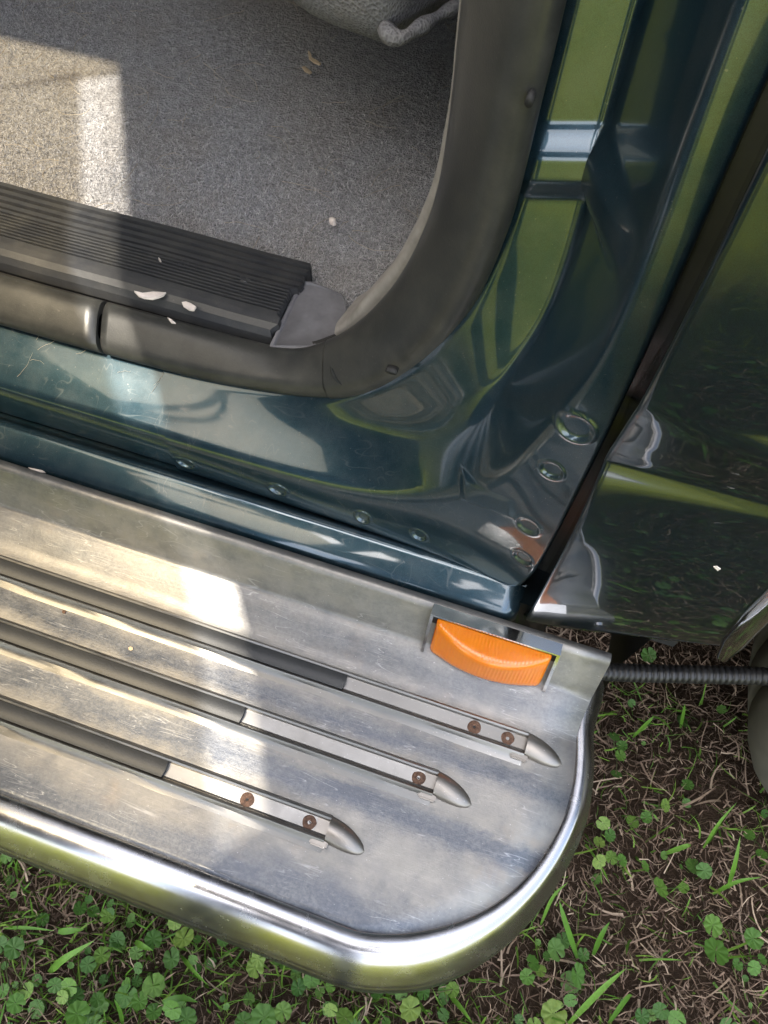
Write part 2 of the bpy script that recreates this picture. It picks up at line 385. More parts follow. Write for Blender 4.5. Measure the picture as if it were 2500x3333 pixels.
sill = jamb_mesh('sill', 0.0, 2.16, 60, PAINT_SILL, 0.0, van)
jamb = jamb_mesh('door_jamb', 2.06, 12.0, 1000, PAINT_SILL, .0020, van); jamb['label'] = 'lapped panel running from the sill up the rear door post'
# ledge that closes the sill below its upright band
prof = fillet(Vv((0, .324, .452), (0, .314, .455), (0, .3035, .467), (0, .2755, .4515), (0, .273, .436), (0, .290, .430)), [0, .004, .007, .008, .006, 0], 5)
rows = []
for x in list(np.linspace(-1.15, .030, 24)) + [.036, .041, .0445, .046]:
    k = max(0, (x - .034) / .012); rows.append([Vector((x, p.y + .010 * k * k * (1 if p.y < .30 else .2), p.z - .006 * k * k)) for p in prof])
grid('sill_flange', rows, PAINT_SILL, van)

# ------------------------------------------------------------------ outer side panel behind the doorway
ZP = [(.430, .300), (.434, .288), (.445, .2800), (.48, .2720), (.53, .2660), (.58, .2630), (.62, .2625), (.66, .2655), (.690, .2725), (.6945, .2765), (.699, .2765), (.72, .2715), (.745, .2655), (.7565, .2625), (.7615, .2605), (.767, .2595), (.80, .2575), (.84, .2585), (.90, .264), (.98, .278), (1.1, .303), (1.25, .34), (1.5, .40)]
zt = [a for a, b in ZP]; zy = [b for a, b in ZP]
zs = []
for a, b in zip(zt, zt[1:]): zs += list(np.linspace(a, b, max(2, int((b - a) / .008) + 1)))[:-1]
zs.append(1.5); ys = pchip(zt, zy, np.array(zs))
def arch(z):                                            # front edge of the squared wheel opening
    pts = [(.43, .222), (.445, .214), (.47, .2075), (.52, .198), (.58, .191), (.64, .189), (.70, .198), (.78, .225), (.86, .28), (.92, .36), (.95, .50), (.96, .66)]
    return float(pchip([a for a, b in pts], [b for a, b in pts], np.array(min(z, .96))))
rows = []
for z, y in zip(zs, ys):
    x0 = .0525; x1 = arch(z) if z < .96 else 2.1
    r = [Vector((x0 + .006, y + .048, z)), Vector((x0 + .004, y + .03, z)), Vector((x0 + .001, y + .006, z)), Vector((x0 - .0002, y + .0022, z)), Vector((x0 + .001, y + .0004, z)), Vector((x0 + .0035, y, z))]
    for k in range(1, 24): u = k / 23; r.append(Vector((x0 + .0035 + (x1 - x0 - .0035) * u, y, z)))
    for p in r:
        p.y += .12 * max(0, p.x - .055) * (1 - sstep(.66, .70, z) * (1 - sstep(.755, .765, z)) * .85) if p.x < .5 else .053
    if z < .56:
        for p in r: p.z += (.56 - z) / .13 * .030 * max(0, (p.x - .08) / .12)
    rows.append(r)
panel = grid('side_panel', rows, PAINT, van, flip=True); panel['label'] = 'glossy dark green side panel behind the doorway'
rows = []
for z, y in zip(zs, ys):
    x0 = 1.32 - arch(z) if z < .96 else .67
    rows.append([Vector((x0 + (2.1 - x0) * k / 10, y if z < .96 else y + .003, z)) for k in range(11)])
grid('side_panel', [r for r, z in zip(rows, zs) if z < .96], PAINT, van)
# chrome lip on the wheel opening
path = [Vector((arch(z) + .004, float(pchip(zt, zy, np.array(z))) - .001 + .12 * (min(arch(z), .5) - .055) * (1 - sstep(.66, .70, z) * (1 - sstep(.755, .765, z)) * .85), z)) for z in np.linspace(.470, .958, 60)]
rows = []
for i, p in enumerate(path):
    t = (path[min(i + 1, 59)] - path[max(i - 1, 0)]).normalized(); o = Vector((0, -1, 0)); s = t.cross(o).normalized()
    if s.x < 0: s = -s
    sc = .55 + .45 * min(1, i / 6)
    rows.append([p + (s * a + o * b) * sc for a, b in ((-.010, -.003), (-.010, .002), (-.006, .0055), (0, .007), (.004, .006), (.006, .003), (.0065, -.004), (.010, -.006), (.012, -.012))])
grid('wheel_arch_trim', rows, CHROME, van)
# dark channel between jamb and side panel
rows = [[Vector((.040, y + .055, z)), Vector((.046, y + .052, z)), Vector((.062, y + .05, z))] for z, y in zip(zs, ys)]
grid('panel_gap_liner', rows, BLACK, van)
# foot of the panel: hanging lip
rows = [[Vector((x, .302 + .12 * (x - .055), .430 + q)), Vector((x, .297 + .12 * (x - .055), .428 + q)), Vector((x, .2915 + .12 * (x - .055), .429 + q)), Vector((x, .2885 + .12 * (x - .055), .434 + q))] for x, q in [(x, .030 * max(0, (x - .08) / .12)) for x in np.linspace(.056, .200, 12)]]
grid('panel_lip', rows, BAR, van)

# ------------------------------------------------------------------ rubber seal round the doorway, in three lengths
ci = [Vector((-1.15, .404, .553)), Vector((-.487, .404, .553)), Vector((-.313, .405, .554))] + [ony(a, b, .405) for a, b in ((905, 1132), (1080, 1106), (1200, 1030), (1322, 890), (1400, 745), (1440, 640), (1470, 515), (1505, 280), (1535, 0))] + [Vector((-.08, .47, 1.5))]
co = [Vector((-1.15, .366, .528)), Vector((-.475, .366, .528)), Vector((-.306, .367, .530))] + [ony(a, b, y) for a, b, y in ((870, 1272, .367), (1080, 1294, .367), (1280, 1250, .366), (1440, 1125, .364), (1550, 950, .362), (1605, 820, .360), (1655, 670, .358), (1735, 330, .356), (1812, 0, .355))] + [Vector((-.036, .42, 1.5))]
def seal_row(t, h, grow=0.0):
    a = Vector([float(pchip(TS, [p[k] for p in ci], np.array(t))) for k in range(3)]); b = Vector([float(pchip(TS, [p[k] for p in co], np.array(t))) for k in range(3)])
    e = .05; tg = Vector([float(pchip(TS, [p[k] for p in co], np.array(min(t + e, 12)))) - float(pchip(TS, [p[k] for p in co], np.array(max(t - e, 0)))) for k in range(3)])
    m = (a + b) / 2; r = (b - a) / 2; n = tg.cross(r).normalized()
    if n.y > 0: n = -n
    out = []
    for i in range(25):
        th = -.35 + (math.pi + .8) * i / 24; c, s = math.cos(th), math.sin(th)
        q = abs(c) ** .80 * (1 if c > 0 else -1); ss = abs(s) ** .85 * (1 if s > 0 else -1)
        hh = h * (1 + .10 * math.exp(-((i - 16) / 2.2) ** 2))       # faint ridge along the roll
        out.append(m - r * q * (1 + grow) + n * (hh + grow * .02) * ss)
    return out
def seal_len(t0, t1, n, grow):
    rows = [seal_row(t, .0125, grow) for t in np.linspace(t0, t1, n)]
    a = seal_row(t0, .0125, grow); b = seal_row(t1, .0125, grow); ca = sum(a, Vector()) / 25; cb = sum(b, Vector()) / 25
    rows = [[p.lerp(ca, .5) for p in a], [p.lerp(ca, .06) for p in a]] + rows + [[p.lerp(cb, .06) for p in b], [p.lerp(cb, .5) for p in b]]
    return grid('door_seal', rows, SEAL, van)
seal_len(0.0, 1.505, 20, 0); seal_len(1.535, 4.02, 60, 0); seal_len(3.98, 12.0, 220, .035)
# dark backing seen in the slit, and the pale lining edge inside the seal
rows = [[Vector([float(pchip(TS, [p[k] for p in c], np.array(t))) for k in range(3)]) + Vector((0, .012, -.004)) for c in (ci, co)] for t in np.linspace(0, 12, 120)]
grid('seal_carrier', rows, DARK, van)
rows = []
for t in np.linspace(4.05, 12, 120):
    a = Vector([float(pchip(TS, [p[k] for p in ci], np.array(t))) for k in range(3)]); b = Vector([float(pchip(TS, [p[k] for p in co], np.array(t))) for k in range(3)])
    d = (a - b); d.y = 0; d.normalize(); g = .0055 * sstep(4.0, 5.2, t) + .004
    rows.append([a + Vector((0, .006, 0)) - d * .006, a + d * g * .5 + Vector((0, .004, 0)), a + d * g + Vector((0, .008, 0)), a + d * (g + .001) + Vector((0, .014, 0)), a + d * (g - .002) + Vector((0.004, .05, 0))])
grid('pillar_trim_edge', rows, EDGE, van)
# nicks in the seal: dark pieces carry the shade of holes and cut
for (px, py, y, rx, rz) in ((1722, 332, .346, .0022, .003), (1272, 1213, .352, .0045, .0018)):
    c = ony(px, py, y); P = [c + Vector((math.cos(a) * rx, 0, math.sin(a) * rz)) for a in np.linspace(0, 2 * math.pi, 13)[:-1]]
    grid('seal_hole_shade', [P, [p + Vector((0, .006, 0)) for p in P]], DARK, van, close=True, caps=True)
P = [ony(a, b, .349) for a, b in ((1075, 1190), (1083, 1215), (1095, 1238), (1112, 1253))]
tube('seal_slit_shade', resample(P, 10), .001, DARK, van, 5, lambda u: .0003 + .0013 * math.sin(math.pi * u))

# ------------------------------------------------------------------ floor: carpet, sill plate, grey trim
flo = empty('floor', van)
rows = [[Vector((x, y, .548 + .004 * math.sin(x * 6 + 1) * math.sin(y * 5))) for x in np.linspace(-1.15, .10, 60)] for y in np.linspace(.40, 1.86, 44)]
grid('carpet', rows, CARPET, flo)
def strands(name, pts, length, width, mat, lean, parent=None, curl=.4, nseg=2, tint=None, kind='stuff'):
    """many thin tapering blades, joined: pts (n,3), length/width (n,)"""
    n = len(pts); az = rng.uniform(0, 2 * np.pi, n); le = rng.uniform(*lean, n)
    d = np.stack([np.cos(az) * np.sin(le), np.sin(az) * np.sin(le), np.cos(le)], 1)
    az2 = az + rng.uniform(-1.2, 1.2, n) * curl * 2; le2 = np.minimum(le + rng.uniform(.0, 1.2, n) * curl, 1.65)
    d2 = np.stack([np.cos(az2) * np.sin(le2), np.sin(az2) * np.sin(le2), np.cos(le2)], 1)
    side = np.cross(d, rng.normal(0, 1, (n, 3))); side /= np.linalg.norm(side, axis=1, keepdims=True) + 1e-9
    L = length[:, None]; W = width[:, None] * .5
    lv = [(0, 1.)] + [(k / nseg, 1 - .35 * k / nseg) for k in range(1, nseg)]
    cols = []; p = pts.copy(); last = 0
    for u, wd in lv:
        dd = d * (1 - u) + d2 * u; p = pts + (d * u * (1 - u / 2) + d2 * u * u / 2) * L
        cols += [p - side * W * wd, p + side * W * wd]
    cols.append(pts + (d * .5 + d2 * .5) * L)
    V = np.stack(cols, 1).reshape(-1, 3); k = len(cols); base = (np.arange(n) * k)[:, None]
    quads = []
    for s in range(len(lv) - 1): quads.append(base + np.array([[2 * s, 2 * s + 1, 2 * s + 3, 2 * s + 2]]))
    tri = base + np.array([[k - 3, k - 2, k - 1]])
    loops = []; sizes = []
    q = np.concatenate(quads, 0).reshape(-1, 4) if quads else np.zeros((0, 4), int)
    loops = np.concatenate([q.ravel(), tri.ravel()]); sizes = np.concatenate([np.full(len(q), 4), np.full(n, 3)])
    m = bpy.data.meshes.new(name); m.vertices.add(len(V)); m.vertices.foreach_set('co', V.ravel().astype(np.float32))
    m.loops.add(len(loops)); m.loops.foreach_set('vertex_index', loops.astype(np.int32))
    m.polygons.add(len(sizes)); st = np.concatenate([[0], np.cumsum(sizes)[:-1]]); m.polygons.foreach_set('loop_start', st.astype(np.int32)); m.polygons.foreach_set('loop_total', sizes.astype(np.int32))
    m.update(calc_edges=True); m.polygons.foreach_set('use_smooth', np.ones(len(sizes), bool))
    at = m.attributes.new('tint', 'FLOAT', 'POINT'); at.data.foreach_set('value', np.repeat(rng.uniform(0, 1, n) if tint is None else tint, k).astype(np.float32))
    m.materials.append(mat); o = link(bpy.data.objects.new(name, m), parent)
    if kind: o['kind'] = kind
    return o
n = 260000
pts = np.stack([rng.uniform(-.95, .02, n), rng.uniform(.42, 1.10, n), np.full(n, .547)], 1)
pts = pts[(pts[:, 1] > .497) | ((pts[:, 0] > -.205) & (pts[:, 1] > .44))]; n = len(pts)
strands('carpet_pile', pts, rng.uniform(.0035, .0085, n), rng.uniform(.0003, .0007, n), PILE, (.3, 1.3), flo, 1.1)
# ribbed sill plate
def plate_prof():
    P = [(.500, .550), (.4995, .5635)]
    y = .4985
    for k in range(4): P += [(y, .5670), (y - .0055, .5680), (y - .0062, .5645), (y - .0080, .5645)]; y -= .0085
    P += [(y, .5685), (y - .004, .5692)]; y -= .004
    for k in range(8): P += [(y - .0005, .5662), (y - .0016, .5662), (y - .0021, .5692), (y - .0038, .5692)]; y -= .0038
    P += [(.4255, .5690), (.419, .5680), (.414, .5645), (.4105, .559), (.409, .550)]
    return P
PP = plate_prof(); rows = []
for x in list(np.linspace(-1.15, -.26, 20)) + [0]:
    r = []
    for k, (y, z) in enumerate(PP):
        xe = -.2185 + (y - .41) * -.02 - (.0035 if z < .566 else 0) - (.006 if y < .463 else 0) * (1 if y > .43 else .4) + .0012 * math.sin(k * 2.3)
        r.append(Vector((x if x != 0 else xe, y, z + .0005 * math.sin(x * 31))))
    rows.append(r)
rows.append([p + Vector((.001, 0, -.004)) for p in rows[-1]]); rows.append([Vector((p.x, p.y, .549)) for p in rows[-1]])
grid('sill_plate', rows, PLATE, flo, smooth=False)
for px, py in ((797, 908), (598, 862)):
    c = onz(px, py, .567); r = []
    for rr, h in ((.0001, .0002), (.0014, .0002), (.0017, .0012), (.0042, .0014), (.0050, .0004), (.0052, -.001)):
        r.append([c + Vector((math.cos(a) * rr, math.sin(a) * rr, h)) for a in np.linspace(0, 2 * math.pi, 17)[:-1]])
    grid('screw', r, PLATE, flo, close=True, flip=True)
# grey moulded corner piece between plate and seal
P = [onz(a, b, .560) for a, b in ((975, 915), (1010, 918), (1060, 936), (1112, 958), (1124, 972), (1128, 1000), (1131, 1035), (1150, 1052), (1200, 1010), (1215, 1035), (1080, 1115), (1000, 1140), (870, 1140))]
P = [Vector((p.x, p.y, p.z)) for p in P]; c = sum(P, Vector()) / len(P)
grid('corner_trim', [[p + (p - c).normalized() * .0005 - Vector((0, 0, .012)) for p in P], P, [p.lerp(c, .03) + Vector((0, 0, .0016)) for p in P], [p.lerp(c, .09) + Vector((0, 0, .0018)) for p in P], [p.lerp(c, .12) + Vector((0, 0, .0004)) for p in P], [p.lerp(c, .6) + Vector((0, 0, .0010)) for p in P]], TRIM, flo, close=True, caps=True, sharp=50)
# hair and fluff shed on the carpet and the sill
def hairs(name, spots, mat, parent, zf, r=.00022):
    V = []; F = []
    for (x, y, L, cv, a) in spots:
        P = []; p = Vector((x, y, 0)); ang = a
        for k in range(9):
            P.append(Vector((p.x, p.y, zf(p.x, p.y) + .0006 + .0012 * math.sin(k * .8 + x * 50) ** 2))); ang += cv / 8 + random.uniform(-.12, .12); p += Vector((math.cos(ang), math.sin(ang), 0)) * L / 8
        for k in range(9):
            t = (P[min(k + 1, 8)] - P[max(k - 1, 0)]).normalized(); s = t.cross(Vector((0, 0, 1))).normalized(); rr = r * (1.1 - .07 * k)
            for q in (s, Vector((0, 0, 1.4)), -s): V.append(P[k] + q * rr)
        b = len(V) - 27
        for k in range(8):
            for j in range(3): F.append((b + k * 3 + j, b + k * 3 + (j + 1) % 3, b + k * 3 + 3 + (j + 1) % 3, b + k * 3 + 3 + j))
    o = mesh(name, V, F, mat, parent); return o
sp = [(random.uniform(-.75, -.1), random.uniform(.5, .95), random.uniform(.012, .055), random.uniform(-2.2, 2.2), random.uniform(0, 6.3)) for _ in range(120)]
tag(hairs('pet_hair', sp, HAIR, None, lambda x, y: .5575, .00032), 'pale pet hairs scattered over the grey carpet', kind='stuff')
sp = [(random.uniform(-.30, -.06), random.uniform(.33, .366), random.uniform(.010, .04), random.uniform(-2.5, 2.5), random.uniform(0, 6.3)) for _ in range(12)] + [(random.uniform(-.46, -.28), random.uniform(.33, .366), random.uniform(.010, .035), random.uniform(-1.5, 1.5), random.uniform(.4, 1.2)) for _ in range(12)]
def sill_z(x, y): return .4995 + (y - .321) * .52 + max(0, x + .2) ** 2 * .9
tag(hairs('sill_hair', sp, HAIR, None, sill_z, .00013), 'fine hairs lying on the dusty green sill', kind='stuff')

# ------------------------------------------------------------------ seat above the carpet
seat = empty('seat', van)
out = [onz(a, b, .75) for a, b in ((560, -420), (700, -260), (860, -120), (1020, 0), (1120, 38), (1200, 66), (1252, 88), (1300, 70), (1350, 40), (1410, 5), (1480, -50), (1560, -150))] + Vv((-.06, 1.05, .75), (-.2, 1.2, .75), (-.75, 1.2, .75))
O = resample(out + [out[0]], 91)[:-1]; c = sum(O, Vector()) / 90
rows = [[p.lerp(c, k) + Vector((0, 0, h)) for p in O] for k, h in ((.6, -.034), (.25, -.034), (.10, -.030), (.035, -.020), (.0, .0), (-.01, .03), (-.005, .10), (.03, .14), (.12, .165), (.5, .17))]
grid('seat_cushion', rows, FABRIC, seat, close=True, caps=True)
tp = [onz(a, b, .748) for a, b in ((1252, 92), (1275, 118), (1310, 122), (1350, 100), (1395, 72), (1440, 44), (1500, 10), (1570, -60))]
tube('seat_piping', resample([Vector(catmull([tuple(p) for p in tp], t)) for t in np.linspace(0, 7, 40)], 30), .005, FABRIC, seat, 8, lambda u: .0062 - .003 * u + .0012 * math.sin(u * 23))
for a in (-.25, -.62): box('seat_leg', (a - .02, .98, .55), (a + .02, 1.15, .74), DARK, seat, .004)

# ------------------------------------------------------------------ rest of the van body: roof, far side with windows, ends, linings
body = empty('body_shell', van)
XA, XB = -2.6, 2.1
sec = Vv((0, .405, 1.56), (0, .43, 1.64), (0, .50, 1.75), (0, .66, 1.82), (0, 1.15, 1.85), (0, 1.64, 1.82), (0, 1.80, 1.75), (0, 1.87, 1.62), (0, 1.90, 1.545))
sec = fillet(sec, .05, 3)
grid('roof', [[Vector((x, p.y, p.z)) for p in sec] for x in (XA, -1.2, .2, XB)], PAINT, body)
grid('roof_lining', [[Vector((x, p.y + .02 * (1.15 - p.y), p.z - .03)) for p in sec] for x in (XA + .02, -1.2, .2, XB - .02)], INNER, body)
fw = [(XA, .25, XB, 1.15), (XA, 1.15, -2.35, 1.56), (-1.30, 1.15, -1.2, 1.56), (-.1, 1.15, .1, 1.56), (1.5, 1.15, XB, 1.56)]
for x0, z0, x1, z1 in fw: box('far_side_panel', (x0, 1.885, z0), (x1, 1.93, z1 + (.001 if z0 > 1 else 0)), PAINT, body)
for x0, x1 in ((-2.35, -1.30), (-1.2, -.1), (.1, 1.5)): box('far_window', (x0, 1.90, 1.15), (x1, 1.905, 1.56), GLASS, body)
box('front_panel', (XA - .04, .33, .25), (XA, 1.93, 1.75), PAINT, body); box('rear_panel', (XB, .33, .25), (XB + .04, 1.93, 1.75), PAINT, body)
box('near_side_panel', (XA, .30, .25), (-.905, .36, 1.2), PAINT, body); box('near_side_panel', (XA, .36, 1.2), (-1.7, .40, 1.62), PAINT, body); grid('added_quarter_window', [[Vector((x, y, z)) for x, z in ((-1.7, 1.2), (-.87, 1.2), (-.745, 1.62), (-1.7, 1.62))] for y in (.385, .388)], GLASS, body, close=True, caps=True, smooth=False)  # quarter pane is added, shaped to pass tinted sun to the carpet
box('door_header', (-.905, .41, 1.545), (-.03, .44, 1.60), PAINT, body)
box('underfloor', (XA, .425, .40), (XB, 1.88, .53), DARK, body)
box('pillar_lining', (-.045, .432, .555), (.9, .45, 1.6), INNER, body)
grid('wheel_well', [[Vector((.66 + .50 * math.cos(a), y, .35 + .60 * math.sin(a))) for a in np.linspace(-.3, math.pi + .3, 25)] for y in (.31, .75)], DARK, body)
# open front door at the left, swung out from its hinge
dr = empty('open_door', van, (-.90, .4176, 0)); dr.rotation_euler.z = R(-60)
dp = fillet(Vv((0, .02, .46), (0, -.01, .50), (0, -.035, .72), (0, -.02, .93), (0, .0, .95)), .02, 3)
grid('door_skin', [[Vector((x, p.y, p.z)) for p in dp] for x in (0.02, .3, .6, .97)], PAINT, dr)
grid('door_card', [[Vector((x, .065 - p.y * .3 + .012 * math.sin(x * 5), p.z)) for p in dp] for x in np.linspace(.02, .97, 9)], INNER, dr)
def lean(z): return .125 * (z - .95) / .55
def slat(name, x0, x1, z0, z1, mat, th=.02, xs=0.0):
    P = [[(x0 + xs * (z0 - .95), lean(z0)), (x1, lean(z0)), (x1, lean(z0) + th), (x0 + xs * (z0 - .95), lean(z0) + th)], [(x0 + xs * (z1 - .95), lean(z1)), (x1, lean(z1)), (x1, lean(z1) + th), (x0 + xs * (z1 - .95), lean(z1) + th)]]
    grid(name, [[Vector((a, b, z)) for a, b in p] for p, z in zip(P, (z0, z1))], mat, dr, close=True, caps=True, smooth=False)
slat('door_sill', .02, .97, .93, .955, INNER, .06); slat('door_frame', .06, .97, 1.50, 1.60, PAINT, .045); slat('door_frame', .925, .97, .955, 1.50, PAINT, .04); slat('door_frame', .02, .05, .955, 1.0, PAINT, .04)
slat('door_window', .03, .93, .955, 1.425, GLASS, .004, .06)
box('rocker', (-1.14, .292, .34), (.075, .42, .452), PAINT, body); box('rocker', (.075, .335, .37), (.20, .42, .455), DARK, body)
whl = empty('wheel', van)
TC = Vector((.665, 0, .365)); TR = .365
def lathe(name, prof, mat, parent, n=72):
    return grid(name, [[Vector((TC.x + r * math.cos(a), y, TC.z + r * math.sin(a))) for a in np.linspace(0, 2 * math.pi, n + 1)[:-1]] for y, r in prof], mat, parent, close=True)
lathe('tyre', [(.305, .20), (.288, .215), (.277, .26), (.276, .30), (.283, .325), (.296, .345), (.310, .3545), (.33, .360), (.35, .3615), (.352, .355), (.360, .355), (.362, .3625), (.395, .365), (.397, .358), (.405, .358), (.407, .365), (.44, .3625), (.442, .355), (.45, .355), (.452, .361), (.48, .355), (.50, .34), (.51, .30), (.505, .22)], TYRE, whl)
lathe('rim', [(.31, .205), (.305, .198), (.33, .185), (.35, .12), (.33, .06), (.325, .001)], CHANNEL, whl)

# ------------------------------------------------------------------ running board
ZB = .40
rb = empty('running_board', van); rb['label'] = 'weathered aluminium running board with three tread channels'
cre = [onz(a, b, .402) for a, b in ((1165, 3028), (1250, 3038), (1350, 3033), (1480, 3003), (1600, 2948), (1700, 2868), (1780, 2768), (1840, 2650), (1866, 2550), (1876, 2450), (1878, 2330))]
CP = Vv((-1.25, .0155, 0), (-.8, .0155, 0), (-.4, .0155, 0), (-.1, .0155, 0), (-.035, .0152, 0)) + [Vector((p.x, p.y, 0)) for p in cre] + Vv((.1215, .262, 0), (.121, .272, 0))
crv = resample([Vector(catmull([tuple(p) for p in CP], t)) for t in np.linspace(0, len(CP) - 1, 400)], 260)
def x_end(y):                                           # inner edge of the rim along the deck's rounded end
    pts = [(p.y, p.x) for p in CP[4:]]
    return float(pchip([a for a, b in pts], [b for a, b in pts], np.array(min(max(y, .0153), .262))))
prof = fillet(Vv((0, .2725, .452), (0, .2665, .4545), (0, .2625, .4525), (0, .2440, .4135), (0, .2365, .4120), (0, .2230, .4065), (0, .2100, ZB), (0, .19, ZB), (0, .0157, ZB)), [0, .002, .003, .0035, .006, .008, .008, .004, 0], 5)
prof = prof[:-1] + [Vector((0, y, ZB)) for y in np.linspace(.18, .0157, 40)]
rows = []
for p in prof:
    xe = x_end(p.y) if p.y < .21 else x_end(.21) + .005 * sstep(.212, .262, p.y)
    rows.append([Vector((-1.25 + (xe + 1.25) * (k / 40), p.y, p.z + .0004 * math.sin(p.y * 90 + k * .5) * (p.y < .2))) for k in range(41)])
dk = grid('deck', rows, ALU, rb); sm = dk.modifiers.new('thickness', 'SOLIDIFY'); sm.thickness = .003; sm.offset = -1
if dk.data.polygons[60].normal.z < 0: dk.data.flip_normals()
# rolled edge bar following the rim
rows = []
for i, p in enumerate(crv):
    t = (crv[min(i + 1, 259)] - crv[max(i - 1, 0)]).normalized(); nrm = Vector((t.y, -t.x, 0))
    k = sstep(.03, .135, p.x) if p.y < .2 else 1
    wd = .0400 - .0160 * k; q = 1 - .15 * k
    prf = [(-.002, -.004), (.0003, .0002), (.004, .0019), (.010, .0025), (.0158, .0010), (.0207, -.0025), (.0248, -.0070), (.0285, -.0118), (.0320, -.0168), (.0352, -.0215), (.0364, -.0238), (.0378, -.0260), (.0394, -.0305), (.0403, -.038), (.0400, -.050), (.0375, -.062), (.030, -.070), (.01, -.072)]
    pr = [Vector(catmull([(a, b, 0) for a, b in prf], u)) for u in np.linspace(0, len(prf) - 1, 49)]
    rows.append([Vector((p.x, p.y, ZB)) + nrm * (a.x * wd / .0405) + Vector((0, 0, a.y * (q if a.y > 0 else 1))) for a in pr])
grid('edge_bar', rows, BAR, rb, flip=True)
# tread channels
chan = [(.1982, .1832, -.0783, .0835), (.1432, .1280, -.1505, .0200), (.0820, .0671, -.1920, -.0510)]
screws = [[.0383, .0676], [.0055], [-.1209, -.0672]]
for ci_, ((yu, yl, xr, xn), sx) in enumerate(zip(chan, screws)):
    pr = [(yu + .0042, .4002), (yu + .0034, .4030), (yu + .0022, .4085), (yu + .0008, .4094), (yu - .0006, .4080), (yu - .0012, .4026), (yl + .0030, .4022), (yl + .0024, .4036), (yl + .0016, .4024), (yl - .0002, .4078), (yl - .0016, .4092), (yl - .0028, .4078), (yl - .0042, .4040), (yl - .0075, .4018), (yl - .0105, .4001)]
    pr = [(y, .4 + (z - .4) * .72) for y, z in pr]
    rows = [[Vector((x, y, z + .0003 * math.sin(x * 60 + y * 900))) for y, z in pr] for x in list(np.linspace(-1.25, xn - .02, 40)) + [xn - .0105, xn - .0025, xn]]
    F = grid_faces(len(rows), len(pr)); nc = len(pr); cut = len(rows) - 3
    F = [f for f in F if not (f[0] // nc >= cut and 5 <= f[0] % nc <= 5)]                # floor stops before the end screw
    mesh('tread_channel', [p for r in rows for p in r], F, CHANNEL, rb, True, 35)
    box('channel_floor', (xn - .023, yl + .001, .3996), (xn, yu - .001, .4012), CAP, rb)
    # rubber insert
    m = (yu + yl) / 2; hw = (yu - yl) / 2 - .0008
    pr = [(m + hw, .4030), (m + hw, .4078), (m + hw * .6, .4093), (m, .4099), (m - hw * .6, .4093), (m - hw, .4078), (m - hw, .4030)]
    pr = [(y, .4 + (z - .4) * .72) for y, z in pr]
    rows = [[Vector((min(x, xr - .001) + (0 if x < xr else .001 * (1 - abs(y - m) / hw)), y, z)) for y, z in pr] for x in list(np.linspace(-1.25, xr - .003, 20)) + [xr]]
    rows.append([Vector((xr - .0006, m + (p.y - m) * .9, .4018 + (p.z - .402) * .85)) for p in rows[-1]])
    grid('tread_strip', rows, STRIP, rb, caps=True, sharp=40)
    # bullet-shaped end cap
    L = .0325; rows = []
    for i in range(15):
        u = i / 14; wv = (1 - u ** 2.5) ** .62; yc = m + .0005 - .0065 * u ** 1.3
        hw2 = (.0098 * wv + .0004); hh = .0086 * (1 - u ** 2.4) ** .7 + .0002
        rows.append([Vector((xn + L * u, yc + hw2 * math.cos(a) * (1 + .05 * math.sin(a)), .4 + hh * math.sin(a) ** .8)) for a in np.linspace(0.001, math.pi - .001, 15)])
    f0 = [p.lerp(Vector((xn, m, .402)), .12) for p in rows[0]]
    grid('end_cap', [[p + Vector((.002, 0, 0)) for p in [q.lerp(Vector((xn, m, .401)), .6) for q in f0]], f0] + rows, CAP, rb, sharp=55)
    box('end_clip', (xn - .011, yl - .0072, .4005), (xn + .0035, yl - .0010, .4050), CAP, rb, .0012)
    for x in sx:
        r = []; cc = Vector((x, m + .0002, (.4013 if x > xn - .02 else .4017)))
        for rr, h in ((.0001, .0002), (.0012, .0002), (.0015, .0005), (.0022, .0011), (.0028, .0006), (.0042, .0008), (.0056, .0006), (.0059, .0001), (.0060, -.0008)):
            rr *= 1.0; r.append([cc + Vector((math.cos(a) * rr * (1 + .04 * math.sin(3 * a + x * 90)), math.sin(a) * rr, h)) for a in np.linspace(0, 2 * math.pi, 21)[:-1]])
        grid('rusty_washer', r, RUST, rb, close=True, flip=True)
        grid('socket_shade', [[cc + Vector((math.cos(a) * q_, math.sin(a) * q_ * .9, .0004)) for a in np.linspace(0, 2 * math.pi, 13)[:-1]] for q_ in (.00001, .0012)], DARK, rb, close=True, flip=True)  # dark disc puts the shade of the screw hole into colour
box('board_bracket', (-.9, .06, .33), (-.84, .40, .39), DARK, rb, .004); box('board_bracket', (-.1, .06, .33), (-.04, .40, .39), DARK, rb, .004)

